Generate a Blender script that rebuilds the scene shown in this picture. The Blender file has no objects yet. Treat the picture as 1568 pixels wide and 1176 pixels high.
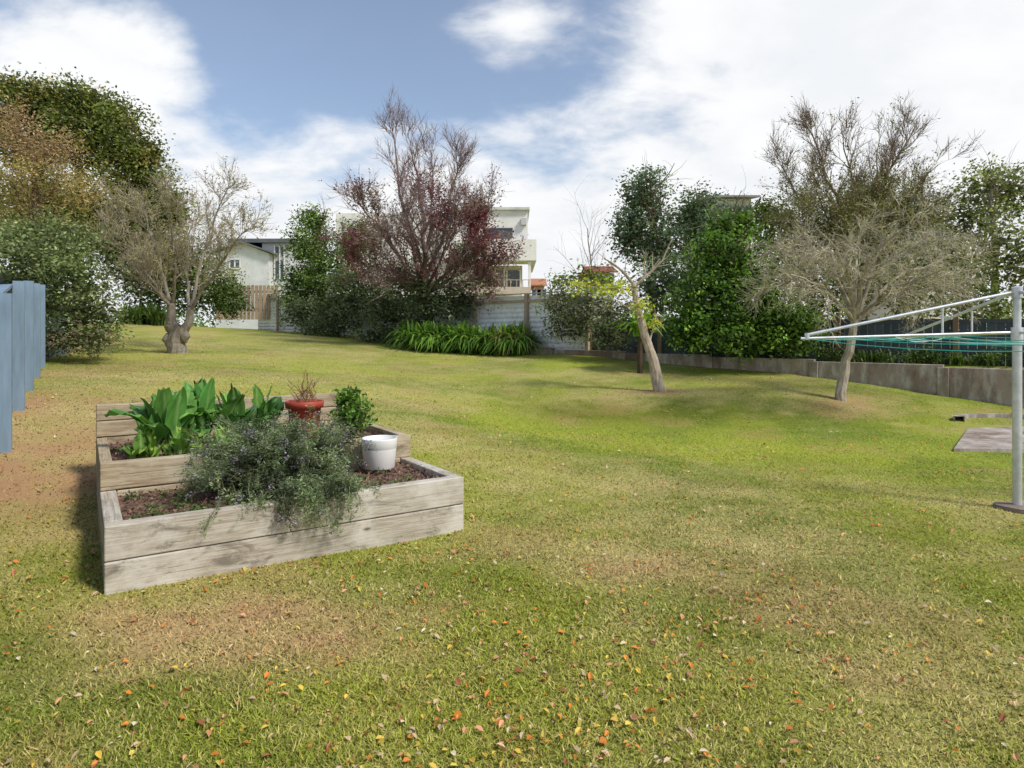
import bpy, math, numpy as np
from mathutils import Vector
rng=np.random.default_rng(7)
F=1000.0; HZ=510.0; CH=1.55
def P(px,py,d): return np.array([(px-784)/F*d, d, CH-(py-HZ)/F*d])
scene=bpy.context.scene
# ------------------------------------------------ noise
def _h(ix,iy,s):
    v=np.sin(ix*127.1+iy*311.7+s*74.7)*43758.5453
    return v-np.floor(v)
def vnoise(x,y,s=0):
    ix=np.floor(x);iy=np.floor(y);fx=x-ix;fy=y-iy
    fx=fx*fx*(3-2*fx);fy=fy*fy*(3-2*fy)
    a=_h(ix,iy,s);b=_h(ix+1,iy,s);c=_h(ix,iy+1,s);d=_h(ix+1,iy+1,s)
    return a+(b-a)*fx+(c-a)*fy+(a-b-c+d)*fx*fy
def fbm(x,y,s=0,o=4):
    t=0;a=.5;n=0
    for i in range(o):
        t=t+a*vnoise(x*2**i,y*2**i,s+i);n+=a;a*=.55
    return t/n
def sstep(a,b,x):
    t=np.clip((x-a)/(b-a),0,1);return t*t*(3-2*t)
def norm(v): return v/np.maximum(np.linalg.norm(v,axis=-1,keepdims=True),1e-9)
# ------------------------------------------------ terrain
B0=np.array([-10.6,30.]);B1=np.array([-.4,20.]);T=np.array([.767,-.641]);Nn=np.array([.641,.767])
cp=[]
for x in (-7,-4,-1,2,5,9):
    for y in (-6,-2,2): cp.append((x,y,0.0 if x>-6 else .25))
for q in [(160,912,3.81),(708,812,5.13),(700,740,6.2),(600,650,8.5),(600,600,11.5),(600,560,16),(1000,680,9),(1000,660,10.3),(1000,628,11.5),(1000,604,12.4),(1150,655,10.4),(1150,632,11.3),(1150,602,12.3),(1150,584,13.4),(850,650,10.6),
          (1250,660,10),(1300,640,10.9),(1008,600,13),(1290,612,11.9),(1160,568,14.9),(1290,583,13.7),(1568,622,11.9),(900,545,17.8),
          (850,600,13),(1510,690,8.6),(1568,660,10.2),(765,541,20),(10,630,7.7),(40,580,10.5),(68,537,16.3),(273,541,16),(300,500,27),
          (430,508,29),(190,496,24),(600,527,22.5),(500,514,25),(400,560,14),(1558,780,5.74),(1200,800,5.34),(1000,900,3.97)]:
    p=P(*q);cp.append(tuple(p))
cp+=[(-3.7,5.8,.22),(-1.7,7.1,.22),(-4.2,4.6,.12),(-20,40,2),(0,42,1.2),(20,30,1),(16,6,.05),(-12,4,.9),(-20,20,1.6),(22,-5,0),(-20,-5,.4),(4.5,7,0.0)]
cp=np.array(cp)
def _k(r2): return np.sqrt(r2+1.2**2)
A_=_k(((cp[:,None,:2]-cp[None,:,:2])**2).sum(-1))+np.eye(len(cp))*-0.02
W_=np.linalg.solve(A_,cp[:,2]-.5)
def hfun(x,y):
    x=np.asarray(x,float);y=np.asarray(y,float);sh=x.shape
    x=x.ravel();y=y.ravel();out=np.empty(x.size)
    for i in range(0,x.size,40000):
        xx=x[i:i+40000,None];yy=y[i:i+40000,None]
        out[i:i+40000]=_k((xx-cp[:,0])**2+(yy-cp[:,1])**2)@W_+.5
    r=np.hypot(x,y-10)
    m=sstep(26,48,r); out=out*(1-m)+1.0*m
    s=(x-B1[0])*Nn[0]+(y-B1[1])*Nn[1]; a=(x-B1[0])*T[0]+(y-B1[1])*T[1]
    k=sstep(.08,.2,s)*sstep(-.3,0,a)*(1-sstep(30,50,a))
    out=out*(1-k)+np.maximum(out,.90)*k
    return out.reshape(sh)
def hz(x,y): return float(hfun(np.array([x]),np.array([y]))[0])
# ------------------------------------------------ mesh builder
class MB:
    def __init__(s): s.v=[];s.c=[];s.q=[];s.t=[];s.qm=[];s.tm=[];s.n=0
    def add(s,v,f,c,m=0):
        v=np.asarray(v,float).reshape(-1,3);f=np.asarray(f,int)
        c=np.broadcast_to(np.asarray(c,float),(len(v),3))
        s.v.append(v);s.c.append(c)
        if f.shape[1]==4: s.q.append(f+s.n);s.qm.append(np.full(len(f),m))
        else: s.t.append(f+s.n);s.tm.append(np.full(len(f),m))
        s.n+=len(v)
    def box(s,lo,hi,c=(1,1,1),m=0,M=None):
        lo=np.array(lo,float);hi=np.array(hi,float)
        v=np.array([[ (lo,hi)[i][0],(lo,hi)[j][1],(lo,hi)[k][2]] for i in (0,1) for j in (0,1) for k in (0,1)])
        if M is not None: v=M(v)
        s.add(v,[[0,1,3,2],[4,6,7,5],[0,4,5,1],[2,3,7,6],[0,2,6,4],[1,5,7,3]],c,m)
    def obj(s,name,mats,smooth=False,bevel=0,parent=None):
        me=bpy.data.meshes.new(name);v=np.concatenate(s.v);c=np.concatenate(s.c)
        nq=sum(map(len,s.q));nt=sum(map(len,s.t))
        L=[];mi=[]
        if nq: L.append(np.concatenate(s.q).ravel());mi.append(np.concatenate(s.qm))
        if nt: L.append(np.concatenate(s.t).ravel());mi.append(np.concatenate(s.tm))
        L=np.concatenate(L);mi=np.concatenate(mi)
        st=np.concatenate([np.arange(nq)*4,nq*4+np.arange(nt)*3])
        me.vertices.add(len(v));me.vertices.foreach_set('co',v.astype(np.float32).ravel())
        me.loops.add(len(L));me.loops.foreach_set('vertex_index',L.astype(np.int32))
        me.polygons.add(nq+nt);me.polygons.foreach_set('loop_start',st.astype(np.int32))
        me.polygons.foreach_set('material_index',mi.astype(np.int32))
        me.polygons.foreach_set('use_smooth',np.full(nq+nt,smooth))
        me.update(calc_edges=True)
        a=me.color_attributes.new('Col','FLOAT_COLOR','POINT')
        a.data.foreach_set('color',np.concatenate([c,np.ones((len(c),1))],1).astype(np.float32).ravel())
        for m in mats: me.materials.append(m)
        o=bpy.data.objects.new(name,me);scene.collection.objects.link(o)
        if bevel:
            b=o.modifiers.new('b','BEVEL');b.width=bevel;b.segments=2;b.limit_method='ANGLE'
        if parent: o.parent=parent
        return o
def empty(name,loc=(0,0,0),rz=0):
    e=bpy.data.objects.new(name,None);e.location=loc;e.rotation_euler=(0,0,rz);e.empty_display_size=.3
    scene.collection.objects.link(e);return e
# ------------------------------------------------ materials
def newmat(n):
    m=bpy.data.materials.new(n);m.use_nodes=True;nt=m.node_tree;nt.nodes.clear()
    o=nt.nodes.new('ShaderNodeOutputMaterial');b=nt.nodes.new('ShaderNodeBsdfPrincipled')
    nt.links.new(b.outputs[0],o.inputs[0]);return m,nt,b,o
def N(nt,t,**k):
    n=nt.nodes.new(t)
    for a,v in k.items(): setattr(n,a,v)
    return n
def mixc(nt,fac,a,b,bt='MIX'):
    n=N(nt,'ShaderNodeMix',data_type='RGBA',blend_type=bt)
    for i,v in ((0,fac),(6,a),(7,b)):
        if hasattr(v,'links'): nt.links.new(v,n.inputs[i])
        elif i==0: n.inputs[0].default_value=v
        else: n.inputs[i].default_value=(*v,1)
    return n.outputs[2]
def noise(nt,scale,detail=5,vec=None,rough=.55,dist=0):
    n=N(nt,'ShaderNodeTexNoise');n.inputs['Scale'].default_value=scale;n.inputs['Detail'].default_value=detail
    n.inputs['Roughness'].default_value=rough;n.inputs['Distortion'].default_value=dist
    if vec is not None: nt.links.new(vec,n.inputs['Vector'])
    return n.outputs[0]
def mrange(nt,v,a,b,c=0,d=1,smooth=True):
    n=N(nt,'ShaderNodeMapRange');n.interpolation_type='SMOOTHSTEP' if smooth else 'LINEAR'
    nt.links.new(v,n.inputs[0])
    for i,x in enumerate((a,b,c,d)): n.inputs[i+1].default_value=x
    return n.outputs[0]
def objco(nt,scale=(1,1,1)):
    t=N(nt,'ShaderNodeTexCoord');m=N(nt,'ShaderNodeMapping');m.inputs['Scale'].default_value=scale
    nt.links.new(t.outputs['Object'],m.inputs[0]);return m.outputs[0]
def bump(nt,b,h,st=.3,dist=.01):
    n=N(nt,'ShaderNodeBump');n.inputs['Strength'].default_value=st;n.inputs['Distance'].default_value=dist
    nt.links.new(h,n.inputs['Height']);nt.links.new(n.outputs[0],b.inputs['Normal'])
def leafmat(name,trans=.3,rough=.55):
    m,nt,b,o=newmat(name);a=N(nt,'ShaderNodeAttribute',attribute_name='Col')
    nt.links.new(a.outputs[0],b.inputs['Base Color']);b.inputs['Roughness'].default_value=rough
    b.inputs['Specular IOR Level'].default_value=.3
    tr=N(nt,'ShaderNodeBsdfTranslucent');c=mixc(nt,.6,a.outputs[0],(1.3,1.4,.6),'MULTIPLY')
    nt.links.new(c,tr.inputs[0]);mx=N(nt,'ShaderNodeMixShader');mx.inputs[0].default_value=trans
    nt.links.new(b.outputs[0],mx.inputs[1]);nt.links.new(tr.outputs[0],mx.inputs[2]);nt.links.new(mx.outputs[0],o.inputs[0])
    return m
def colmat(name,rough=.8,nscale=12,lo=.65,hi=1.25,bst=.3,bdist=.01,sc=(1,1,1),metal=0,spec=.4):
    m,nt,b,o=newmat(name);a=N(nt,'ShaderNodeAttribute',attribute_name='Col')
    co=objco(nt,sc);n=noise(nt,nscale,6,co);r=mrange(nt,n,.3,.7,lo,hi,False)
    n2=noise(nt,nscale*.13,4,co);r2=mrange(nt,n2,.3,.7,.85,1.12,False)
    cb=N(nt,'ShaderNodeVectorMath',operation='SCALE');nt.links.new(a.outputs[0],cb.inputs[0]);nt.links.new(r,cb.inputs[3])
    cc=N(nt,'ShaderNodeVectorMath',operation='SCALE');nt.links.new(cb.outputs[0],cc.inputs[0]);nt.links.new(r2,cc.inputs[3])
    nt.links.new(cc.outputs[0],b.inputs['Base Color']);b.inputs['Roughness'].default_value=rough;b.inputs['Metallic'].default_value=metal
    b.inputs['Specular IOR Level'].default_value=spec
    if bst: bump(nt,b,n,bst,bdist)
    return m
LEAF=leafmat('leaf',.38)
# grass: both faces of a thin blade shade with normals bent towards the sward's up direction
m=bpy.data.materials.new('grass_blade');m.use_nodes=True;nt=m.node_tree;nt.nodes.clear()
o=nt.nodes.new('ShaderNodeOutputMaterial');a=N(nt,'ShaderNodeAttribute',attribute_name='Col');df=N(nt,'ShaderNodeBsdfDiffuse');tl=N(nt,'ShaderNodeBsdfTranslucent')
ge=N(nt,'ShaderNodeNewGeometry');sc_=N(nt,'ShaderNodeVectorMath',operation='SCALE');sc_.inputs[3].default_value=.35;nt.links.new(ge.outputs['Normal'],sc_.inputs[0])
ad=N(nt,'ShaderNodeVectorMath',operation='ADD');nt.links.new(sc_.outputs[0],ad.inputs[0]);ad.inputs[1].default_value=(0,0,1)
nn=N(nt,'ShaderNodeVectorMath',operation='NORMALIZE');nt.links.new(ad.outputs[0],nn.inputs[0]);nt.links.new(nn.outputs[0],df.inputs['Normal'])
ng=N(nt,'ShaderNodeVectorMath',operation='SCALE');ng.inputs[3].default_value=-1;nt.links.new(nn.outputs[0],ng.inputs[0]);nt.links.new(ng.outputs[0],tl.inputs['Normal'])
tcol=N(nt,'ShaderNodeVectorMath',operation='SCALE');tcol.inputs[3].default_value=.7;nt.links.new(a.outputs[0],tcol.inputs[0])
nt.links.new(a.outputs[0],df.inputs[0]);nt.links.new(tcol.outputs[0],tl.inputs[0])
as_=N(nt,'ShaderNodeAddShader');nt.links.new(df.outputs[0],as_.inputs[0]);nt.links.new(tl.outputs[0],as_.inputs[1]);nt.links.new(as_.outputs[0],o.inputs[0]);GRASSM=m
BARK=colmat('bark',.9,18,.55,1.3,.6,.02,(1,1,.35))
PAINT=colmat('paint',.6,6,.93,1.05,.05)
METAL=colmat('galvanised',.38,20,.85,1.1,.05,.002,metal=.5)
FENCEP=colmat('weathered_paint',.75,14,.8,1.12,.25,.004,(1,1,.15))
DIRT=colmat('soil',.95,30,.5,1.5,.9,.03)
FALLEN=leafmat('fallen_leaf',.15,.6)
m,nt,b,o=newmat('window_glass');b.inputs['Base Color'].default_value=(.05,.07,.09,1);b.inputs['Roughness'].default_value=.08
GLASS=m
def woodmat(name,base,dark,pale):
    m,nt,b,o=newmat(name);oi=N(nt,'ShaderNodeObjectInfo');t=N(nt,'ShaderNodeTexCoord')
    ad=N(nt,'ShaderNodeVectorMath',operation='ADD');nt.links.new(t.outputs['Object'],ad.inputs[0])
    mu=N(nt,'ShaderNodeVectorMath',operation='SCALE');mu.inputs[0].default_value=(7,13,5);nt.links.new(oi.outputs['Random'],mu.inputs[3]);nt.links.new(mu.outputs[0],ad.inputs[1])
    mp=N(nt,'ShaderNodeMapping');mp.inputs['Scale'].default_value=(.6,11,11);nt.links.new(ad.outputs[0],mp.inputs[0])
    g=noise(nt,6,9,mp.outputs[0],.72,.6);big=noise(nt,2.4,6,ad.outputs[0],.65)
    mp2=N(nt,'ShaderNodeMapping');mp2.inputs['Scale'].default_value=(1.2,3,3);nt.links.new(ad.outputs[0],mp2.inputs[0])
    vo=N(nt,'ShaderNodeTexVoronoi');vo.inputs['Scale'].default_value=1.7;nt.links.new(mp2.outputs[0],vo.inputs['Vector'])
    kn=mrange(nt,vo.outputs['Distance'],.03,.10,1,0)
    c=mixc(nt,mrange(nt,g,.40,.60),dark,base);c=mixc(nt,mrange(nt,big,.45,.68,0,.85),c,pale)
    st=noise(nt,2.3,9,mp2.outputs[0],.75,.6);c=mixc(nt,mrange(nt,st,.52,.66,0,.8),c,tuple(x*.45 for x in dark))
    c=mixc(nt,kn,c,tuple(x*.3 for x in dark))
    mp3=N(nt,'ShaderNodeMapping');mp3.inputs['Scale'].default_value=(.35,26,26);nt.links.new(ad.outputs[0],mp3.inputs[0])
    cr=noise(nt,4,4,mp3.outputs[0]);c=mixc(nt,mrange(nt,cr,.60,.68,0,.75),c,tuple(x*.35 for x in dark))
    nt.links.new(c,b.inputs['Base Color']);b.inputs['Roughness'].default_value=.85
    bump(nt,b,g,.5,.008);return m
WOODG=woodmat('grey_sleeper',(.50,.455,.38),(.34,.29,.22),(.60,.56,.49))
WOODY=woodmat('tan_sleeper',(.47,.39,.26),(.31,.23,.14),(.53,.46,.34))
# ------------------------------------------------ ground colour
def G_(x,y,px,d_,rx,ry,a):
    cx=(px-784)/F*d_;return a*np.exp(-((x-cx)/rx)**2-((y-d_)/ry)**2)
def dryf(x,y):
    g=lambda *k:G_(x,y,*k)
    d=fbm(x*.65,y*.8,3,5)*1.10+fbm(x*3.2,y*4.2,9,4)*.85-.76
    d=d+g(330,3.5,.75,.35,.5)+g(470,3.2,.5,.3,.3)+g(250,3.1,.5,.25,.3)+g(60,6.2,1.1,1.6,.65)+g(20,7.5,1.0,1.5,.5)+g(120,9.5,1.5,2.5,.3)
    d=d+g(680,7.7,.9,.5,.55)+g(860,6.6,1.1,.6,.30)+g(960,4.4,.55,.35,.35)+g(1250,4.6,1.,.3,.2)+g(1000,12.8,.9,.6,.45)+g(1290,11.9,.8,.6,.4)+g(560,17,3,2,.2)+g(250,19,4,3,.35)+g(1530,5.7,.4,.3,.5)+g(600,11,2,1.5,.25)
    d=d-g(1350,8.5,3.,1.8,.38)-g(1000,9.5,3,1.6,.30)-g(700,14,3,3,.10)-g(1150,11.3,3.0,.9,.35)  # last term greens the bank to go with its painted tree shade
    return np.clip(d+.07,0,1)
def brown(x,y):
    g=lambda *k:G_(x,y,*k)
    m=.55+.9*sstep(.3,.65,fbm(x*3.5,y*3.5,31,3))
    return np.clip((g(60,6.0,.9,1.6,.75)+g(330,3.6,.8,.28,.55)+g(470,3.25,.4,.25,.40)+g(20,8,1,1.5,.6)+g(960,4.4,.5,.22,.3)+g(1290,11.7,.5,.5,.7)+g(1008,12.9,.4,.4,.8)+g(130,12,.8,3,.3)+g(250,3.15,.6,.2,.3))*m+.30*sstep(.54,.74,fbm(x*1.1+5,y*1.4,21,5)),0,1)
def groundcol(x,y,n,jit=0.):
    d=dryf(x,y)+(rng.normal(0,1,n)*jit);d=np.clip(d,0,1)[:,None]
    br=np.clip(brown(x,y)+rng.normal(0,1,n)*jit*.3,0,1)[:,None]
    tone=sstep(.3,.7,fbm(x*.6,y*.7,40,5))[:,None]
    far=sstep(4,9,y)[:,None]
    bank_shade=np.clip(G_(x,y,1150,11.3,3.4,.70,1)+G_(x,y,900,11.8,1.5,.8,.9),0,1)[:,None]  # tree shade on the bank, painted into the lawn colour as darker green
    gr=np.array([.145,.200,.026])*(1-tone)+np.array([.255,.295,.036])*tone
    gr=gr*(1+.30*far)*(1-.46*bank_shade)
    st=np.array([.54,.45,.19])
    c=gr*(1-d)+st*d
    return c*(1-br)+np.array([.46,.275,.145])*br
def axis(lo,hi,step,far):
    a=list(np.arange(lo,hi+1e-6,step));s=step
    up=[];v=hi
    while v<far: s*=1.35;v+=s;up.append(v)
    dn=[];v=lo;s=step
    while v>-far: s*=1.35;v-=s;dn.append(v)
    return np.array(dn[::-1]+a+up)
gx=axis(-15,14,.11,900);gy=axis(0,30,.11,900)
X,Y=np.meshgrid(gx,gy);Z=hfun(X,Y)
Z=Z+(fbm(X*1.3,Y*1.3,5,3)-.5)*.03*(np.hypot(X,Y)<40)
nx,ny=len(gx),len(gy);idx=np.arange(nx*ny).reshape(ny,nx)
q=np.stack([idx[:-1,:-1],idx[:-1,1:],idx[1:,1:],idx[1:,:-1]],-1).reshape(-1,4)
mb=MB();xf,yf=X.ravel(),Y.ravel()
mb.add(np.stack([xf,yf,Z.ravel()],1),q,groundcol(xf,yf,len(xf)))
m,nt,b,o=newmat('lawn_ground');a=N(nt,'ShaderNodeAttribute',attribute_name='Col');co=objco(nt)
n1=noise(nt,70,5,co,.75);n2=noise(nt,9,5,co,.65)
sc=N(nt,'ShaderNodeVectorMath',operation='SCALE');nt.links.new(a.outputs[0],sc.inputs[0]);nt.links.new(mrange(nt,n1,.3,.7,1.05,.60,False),sc.inputs[3])
c=mixc(nt,mrange(nt,n2,.5,.72,0,.30),sc.outputs[0],(.40,.31,.13))
nt.links.new(c,b.inputs['Base Color']);b.inputs['Roughness'].default_value=.95;b.inputs['Specular IOR Level'].default_value=.1
bump(nt,b,n1,.35,.012)
mb.obj('lawn_ground',[m],True)
# ------------------------------------------------ planter frame
PA=np.array([-2.38,3.81]);U=np.array([.8345,.551]);V=np.array([-.551,.8345]);PL=2.4
def uv(u,v,z=0): 
    p=PA+U*u+V*v;return np.array([p[0],p[1],z])
def touv(x,y):
    dx=x-PA[0];dy=y-PA[1];return dx*U[0]+dy*U[1],dx*V[0]+dy*V[1]
def inpl(x,y,m=0):
    u,v=touv(x,y);return (u>-m)&(u<PL+m)&(v>-m)&(v<2.4+m)
def beyond(x,y,off=0):
    s=(x-B1[0])*Nn[0]+(y-B1[1])*Nn[1];return s>-off
# ------------------------------------------------ grass blades
n=720000
r=np.exp(rng.uniform(np.log(1.5),np.log(24),n));az=rng.uniform(-.88,.88,n)
x=r*np.sin(az);y=r*np.cos(az)
ok=(~inpl(x,y,.0))&(~beyond(x,y,.05))&~((x>5.7)&(y>8.4)&(y<10.6)&(x>5.7+(y-8.5)*.75))
bare=brown(x,y)*.7>rng.random(n);ok&=~bare
x=x[ok];y=y[ok];r=r[ok];n=len(x);z=hfun(x,y)+(fbm(x*1.3,y*1.3,5,3)-.5)*.03-.003
hgt=(.009+.017*rng.random(n))*np.clip(1.12-r*.035,.55,1.1)*(.65+.8*fbm(x*5,y*5,61,2));w=(.0016+.0013*rng.random(n))*(1+r*.33)
a=rng.uniform(0,2*math.pi,n);ln=rng.normal(0,.8,(n,2))*hgt[:,None]
base=np.stack([x,y,z],1);side=np.stack([np.cos(a),np.sin(a),0*a],1)*w[:,None]
tip=base+np.concatenate([ln,hgt[:,None]],1)
v=np.stack([base-side,base+side,tip],1).reshape(-1,3)
fa=1/(1+r*.06)
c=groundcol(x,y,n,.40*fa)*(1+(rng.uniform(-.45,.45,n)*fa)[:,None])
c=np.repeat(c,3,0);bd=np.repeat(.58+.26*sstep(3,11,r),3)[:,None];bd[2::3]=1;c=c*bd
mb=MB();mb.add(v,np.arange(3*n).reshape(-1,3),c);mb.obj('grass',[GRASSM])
# ------------------------------------------------ fallen leaves
n=12500
r=np.exp(rng.uniform(np.log(1.6),np.log(15),n));az=rng.uniform(-.95,.95,n);x=r*np.sin(az);y=r*np.cos(az)
dens=sstep(.36,.64,fbm(x*.8,y*.8,77,4))*.5+.28
dens*=np.where((y<5.5),1,.5)
ok=(rng.random(n)<dens)&(~inpl(x,y,.02))&(~beyond(x,y,.3));x=x[ok];y=y[ok];n=len(x);z=hfun(x,y)+.012+.01*rng.random(n)
pal=np.array([[.74,.25,.04],[.76,.52,.08],[.72,.52,.34],[.45,.16,.07],[.70,.34,.18],[.76,.66,.48],[.62,.52,.10]])
c=pal[rng.choice(7,n,p=[.24,.17,.2,.10,.18,.06,.05])]*rng.uniform(.6,1.1,(n,1))
s=rng.uniform(.005,.017,n)*(1+.03*r[ok]);a=rng.uniform(0,6.28,n)
d1=np.stack([np.cos(a),np.sin(a),rng.normal(0,.35,n)],1)*s[:,None];d2=np.stack([-np.sin(a),np.cos(a),rng.normal(0,.35,n)],1)*s[:,None]*.62
ce=np.stack([x,y,z],1);upv=np.stack([0*x,0*x,s*.35],1)
v=np.stack([ce-d1,ce-d1*.3+d2+upv,ce+d1*.45+d2*.8+upv,ce+d1*1.1,ce+d1*.45-d2*.8+upv,ce-d1*.3-d2+upv],1).reshape(-1,3)
i=np.arange(n)[:,None]*6
fq=np.concatenate([i+np.array([0,1,2,3]),i+np.array([0,3,4,5])])
mb=MB();mb.add(v,fq,np.repeat(c,6,0));mb.obj('fallen_leaves',[FALLEN])
# ------------------------------------------------ vegetation helpers
def addleaves(mb,pos,size,col,mat=0,asp=.5,droop=0.,hang=None):
    n=len(pos);a=rng.normal(0,1,(n,3));a[:,2]=a[:,2]*.6-droop
    a=norm(a);b_=norm(np.cross(a,rng.normal(0,1,(n,3))))
    s=(size*rng.uniform(.65,1.3,n))[:,None]
    a=a*s;b_=b_*s*asp*.5
    v=np.stack([pos,pos+a*.5+b_,pos+a,pos+a*.5-b_],1).reshape(-1,3)
    mb.add(v,np.arange(4*n).reshape(-1,4),np.repeat(col,4,0),mat)
GAIN=1.75
def pcol(pal,n,br=None):
    pal=np.array(pal);i=rng.integers(0,len(pal),n);j=rng.integers(0,len(pal),n);t=rng.random((n,1))
    return np.minimum((pal[i]*t+pal[j]*(1-t))*GAIN,.7)
def E(px,py,d,rx,ry,rd): c=P(px,py,d);return (c,np.array([rx/F*d,rd,ry/F*d]))
def blob(mb,ells,leaf,dens,pal,clump=.4,mat=0,asp=.5,inner=.3,droop=.2,lo=.55,hi=1.35,ground=True,ragged=.22):
    for c,R in ells:
        p=1.6;ar=4*math.pi*(((R[0]*R[1])**p+(R[0]*R[2])**p+(R[1]*R[2])**p)/3)**(1/p)
        ncl=max(10,int(ar/clump**2*1.15));dirs=norm(rng.normal(0,1,(ncl,3)))
        rad=1-ragged*.6+rng.normal(0,ragged*.55,ncl)
        cc=c+dirs*R*rad[:,None]
        cb=rng.uniform(lo,hi,ncl);cl=pcol(pal,ncl)
        nl=int(ar*dens);k=rng.integers(0,ncl,nl)
        pos=cc[k]+rng.normal(0,1,(nl,3))*clump*np.array([.42,.42,.30])
        col=cl[k]*cb[k][:,None]*rng.uniform(.7,1.3,(nl,1))
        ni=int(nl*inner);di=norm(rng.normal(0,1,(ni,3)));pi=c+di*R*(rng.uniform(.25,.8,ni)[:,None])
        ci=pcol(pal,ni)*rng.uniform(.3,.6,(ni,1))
        sz=np.concatenate([np.full(nl,leaf),np.full(ni,leaf*1.7)])
        pos=np.concatenate([pos,pi]);col=np.concatenate([col,ci])
        if ground:
            h=hfun(pos[:,0],pos[:,1])+.03;pos[:,2]=np.where(pos[:,2]<h,h+rng.random(len(h))*.25,pos[:,2])
        addleaves(mb,pos,sz,col,mat,asp,droop)
def tubes(mb,paths,rads,sides,col,mat=1):
    N_,K,_=paths.shape
    tg=norm(np.gradient(paths,axis=1));ref=norm(rng.normal(0,1,(N_,1,3)))
    n1=norm(ref-(ref*tg).sum(-1,keepdims=True)*tg);n2=np.cross(tg,n1)
    th=np.arange(sides)/sides*2*math.pi
    v=paths[:,:,None]+rads[:,:,None,None]*(n1[:,:,None]*np.cos(th)[:,None]+n2[:,:,None]*np.sin(th)[:,None])
    id_=np.arange(N_*K*sides).reshape(N_,K,sides);r_=np.roll(id_,-1,2)
    q=np.stack([id_[:,:-1],r_[:,:-1],r_[:,1:],id_[:,1:]],-1).reshape(-1,4)
    cc=np.asarray(col,float);
    if cc.ndim==1: cc=cc*rng.uniform(.75,1.25,(N_,1))
    mb.add(v.reshape(-1,3),q,np.repeat(cc,K*sides,0),mat)
def grow(paths,rads,n,tmin,ang,L,wob,up,K=5,rr=.5,tap=.3,rmin=.003,fall=.5):
    N_,Kp,_=paths.shape;t=rng.uniform(tmin,1,(N_,n));f=t*(Kp-1);i0=np.minimum(f.astype(int),Kp-2);fr=(f-i0)
    ar=np.arange(N_)[:,None];p0=paths[ar,i0];p1=paths[ar,i0+1];st=(p0+(p1-p0)*fr[...,None]).reshape(-1,3)
    tg=norm(p1-p0).reshape(-1,3);r0=(rads[ar,i0]*(1-fr)+rads[ar,i0+1]*fr).reshape(-1)*rr
    w=rng.normal(0,1,tg.shape);w=norm(w-(w*tg).sum(-1,keepdims=True)*tg)
    a=(ang*rng.uniform(.6,1.4,len(tg)))[:,None];d=tg*np.cos(a)+w*np.sin(a);d[:,2]+=up;d=norm(d)
    ln=L*rng.uniform(.5,1.2,len(tg))*(1.15-fall*t.reshape(-1));out=[st];p=st
    for k in range(K-1):
        d=d+rng.normal(0,wob,d.shape);d[:,2]+=up*.25;d=norm(d);p=p+d*(ln/(K-1))[:,None];out.append(p)
    r0=np.maximum(r0,rmin)
    return np.stack(out,1),r0[:,None]*np.linspace(1,tap,K)[None]
def limb(pts,r0,r1,K=9,wob=.03):
    w=np.array([P(*p) for p in pts]);s=np.concatenate([[0],np.cumsum(np.linalg.norm(np.diff(w,axis=0),axis=1))])
    t=np.linspace(0,s[-1],K);o=np.stack([np.interp(t,s,w[:,i]) for i in range(3)],1)
    o[1:-1]+=rng.normal(0,wob*s[-1]/K*2.4,(K-2,3));return o,np.linspace(r0,r1,K)
def limbset(L): 
    a=[limb(*l) for l in L];return np.stack([q[0] for q in a]),np.stack([q[1] for q in a])
def straps(mb,bases,n,L,w,pal,mat=0,out=.9,K=7):
    nb=len(bases);N_=nb*n;b_=np.repeat(bases,n,0)+rng.normal(0,.05,(N_,3))*[1,1,0]
    a=rng.uniform(0,6.28,N_);h=np.stack([np.cos(a),np.sin(a),0*a],1);ln=L*rng.uniform(.6,1.15,N_);sp=rng.uniform(.15,out,N_)
    t=np.linspace(0,1,K);pts=b_[:,None]+h[:,None]*(sp*ln)[:,None,None]*(t**1.3)[None,:,None]
    z=(t*1.7-1.15*t**2.2*(.4+sp[:,None]))*ln[:,None]*.75;pts[:,:,2]+=z
    sd=np.stack([-np.sin(a),np.cos(a),0*a],1)[:,None]*(w*(1-t**3)*.5+.002)[None,:,None]
    v=np.stack([pts-sd,pts+sd],2);id_=np.arange(N_*K*2).reshape(N_,K,2)
    q=np.stack([id_[:,:-1,0],id_[:,:-1,1],id_[:,1:,1],id_[:,1:,0]],-1).reshape(-1,4)
    c=pcol(pal,N_)*rng.uniform(.5,1.35,(N_,1));mb.add(v.reshape(-1,3),q,np.repeat(c,K*2,0),mat)
VM=[LEAF,BARK]
G_DK=[(.04,.07,.015),(.06,.10,.02),(.08,.12,.03)]
G_MD=[(.06,.12,.02),(.10,.17,.03),(.13,.19,.05)]
G_OL=[(.17,.18,.05),(.12,.14,.04),(.23,.21,.08)]
def trunk(mb,px,py,d,top,r,col=(.16,.12,.08)):
    p,rd=limbset([([(px,py,d),(px+3,(py+top)/2,d),(px-2,top,d)],r,r*.4)]);tubes(mb,p,rd,8,col)
    b1,r1=grow(p,rd,14,.3,.8,1.8,.15,.3);tubes(mb,b1,r1,5,col)
    b2,r2=grow(b1,r1,5,.3,.7,1.0,.2,.2);tubes(mb,b2,r2,3,col);return b2
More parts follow.
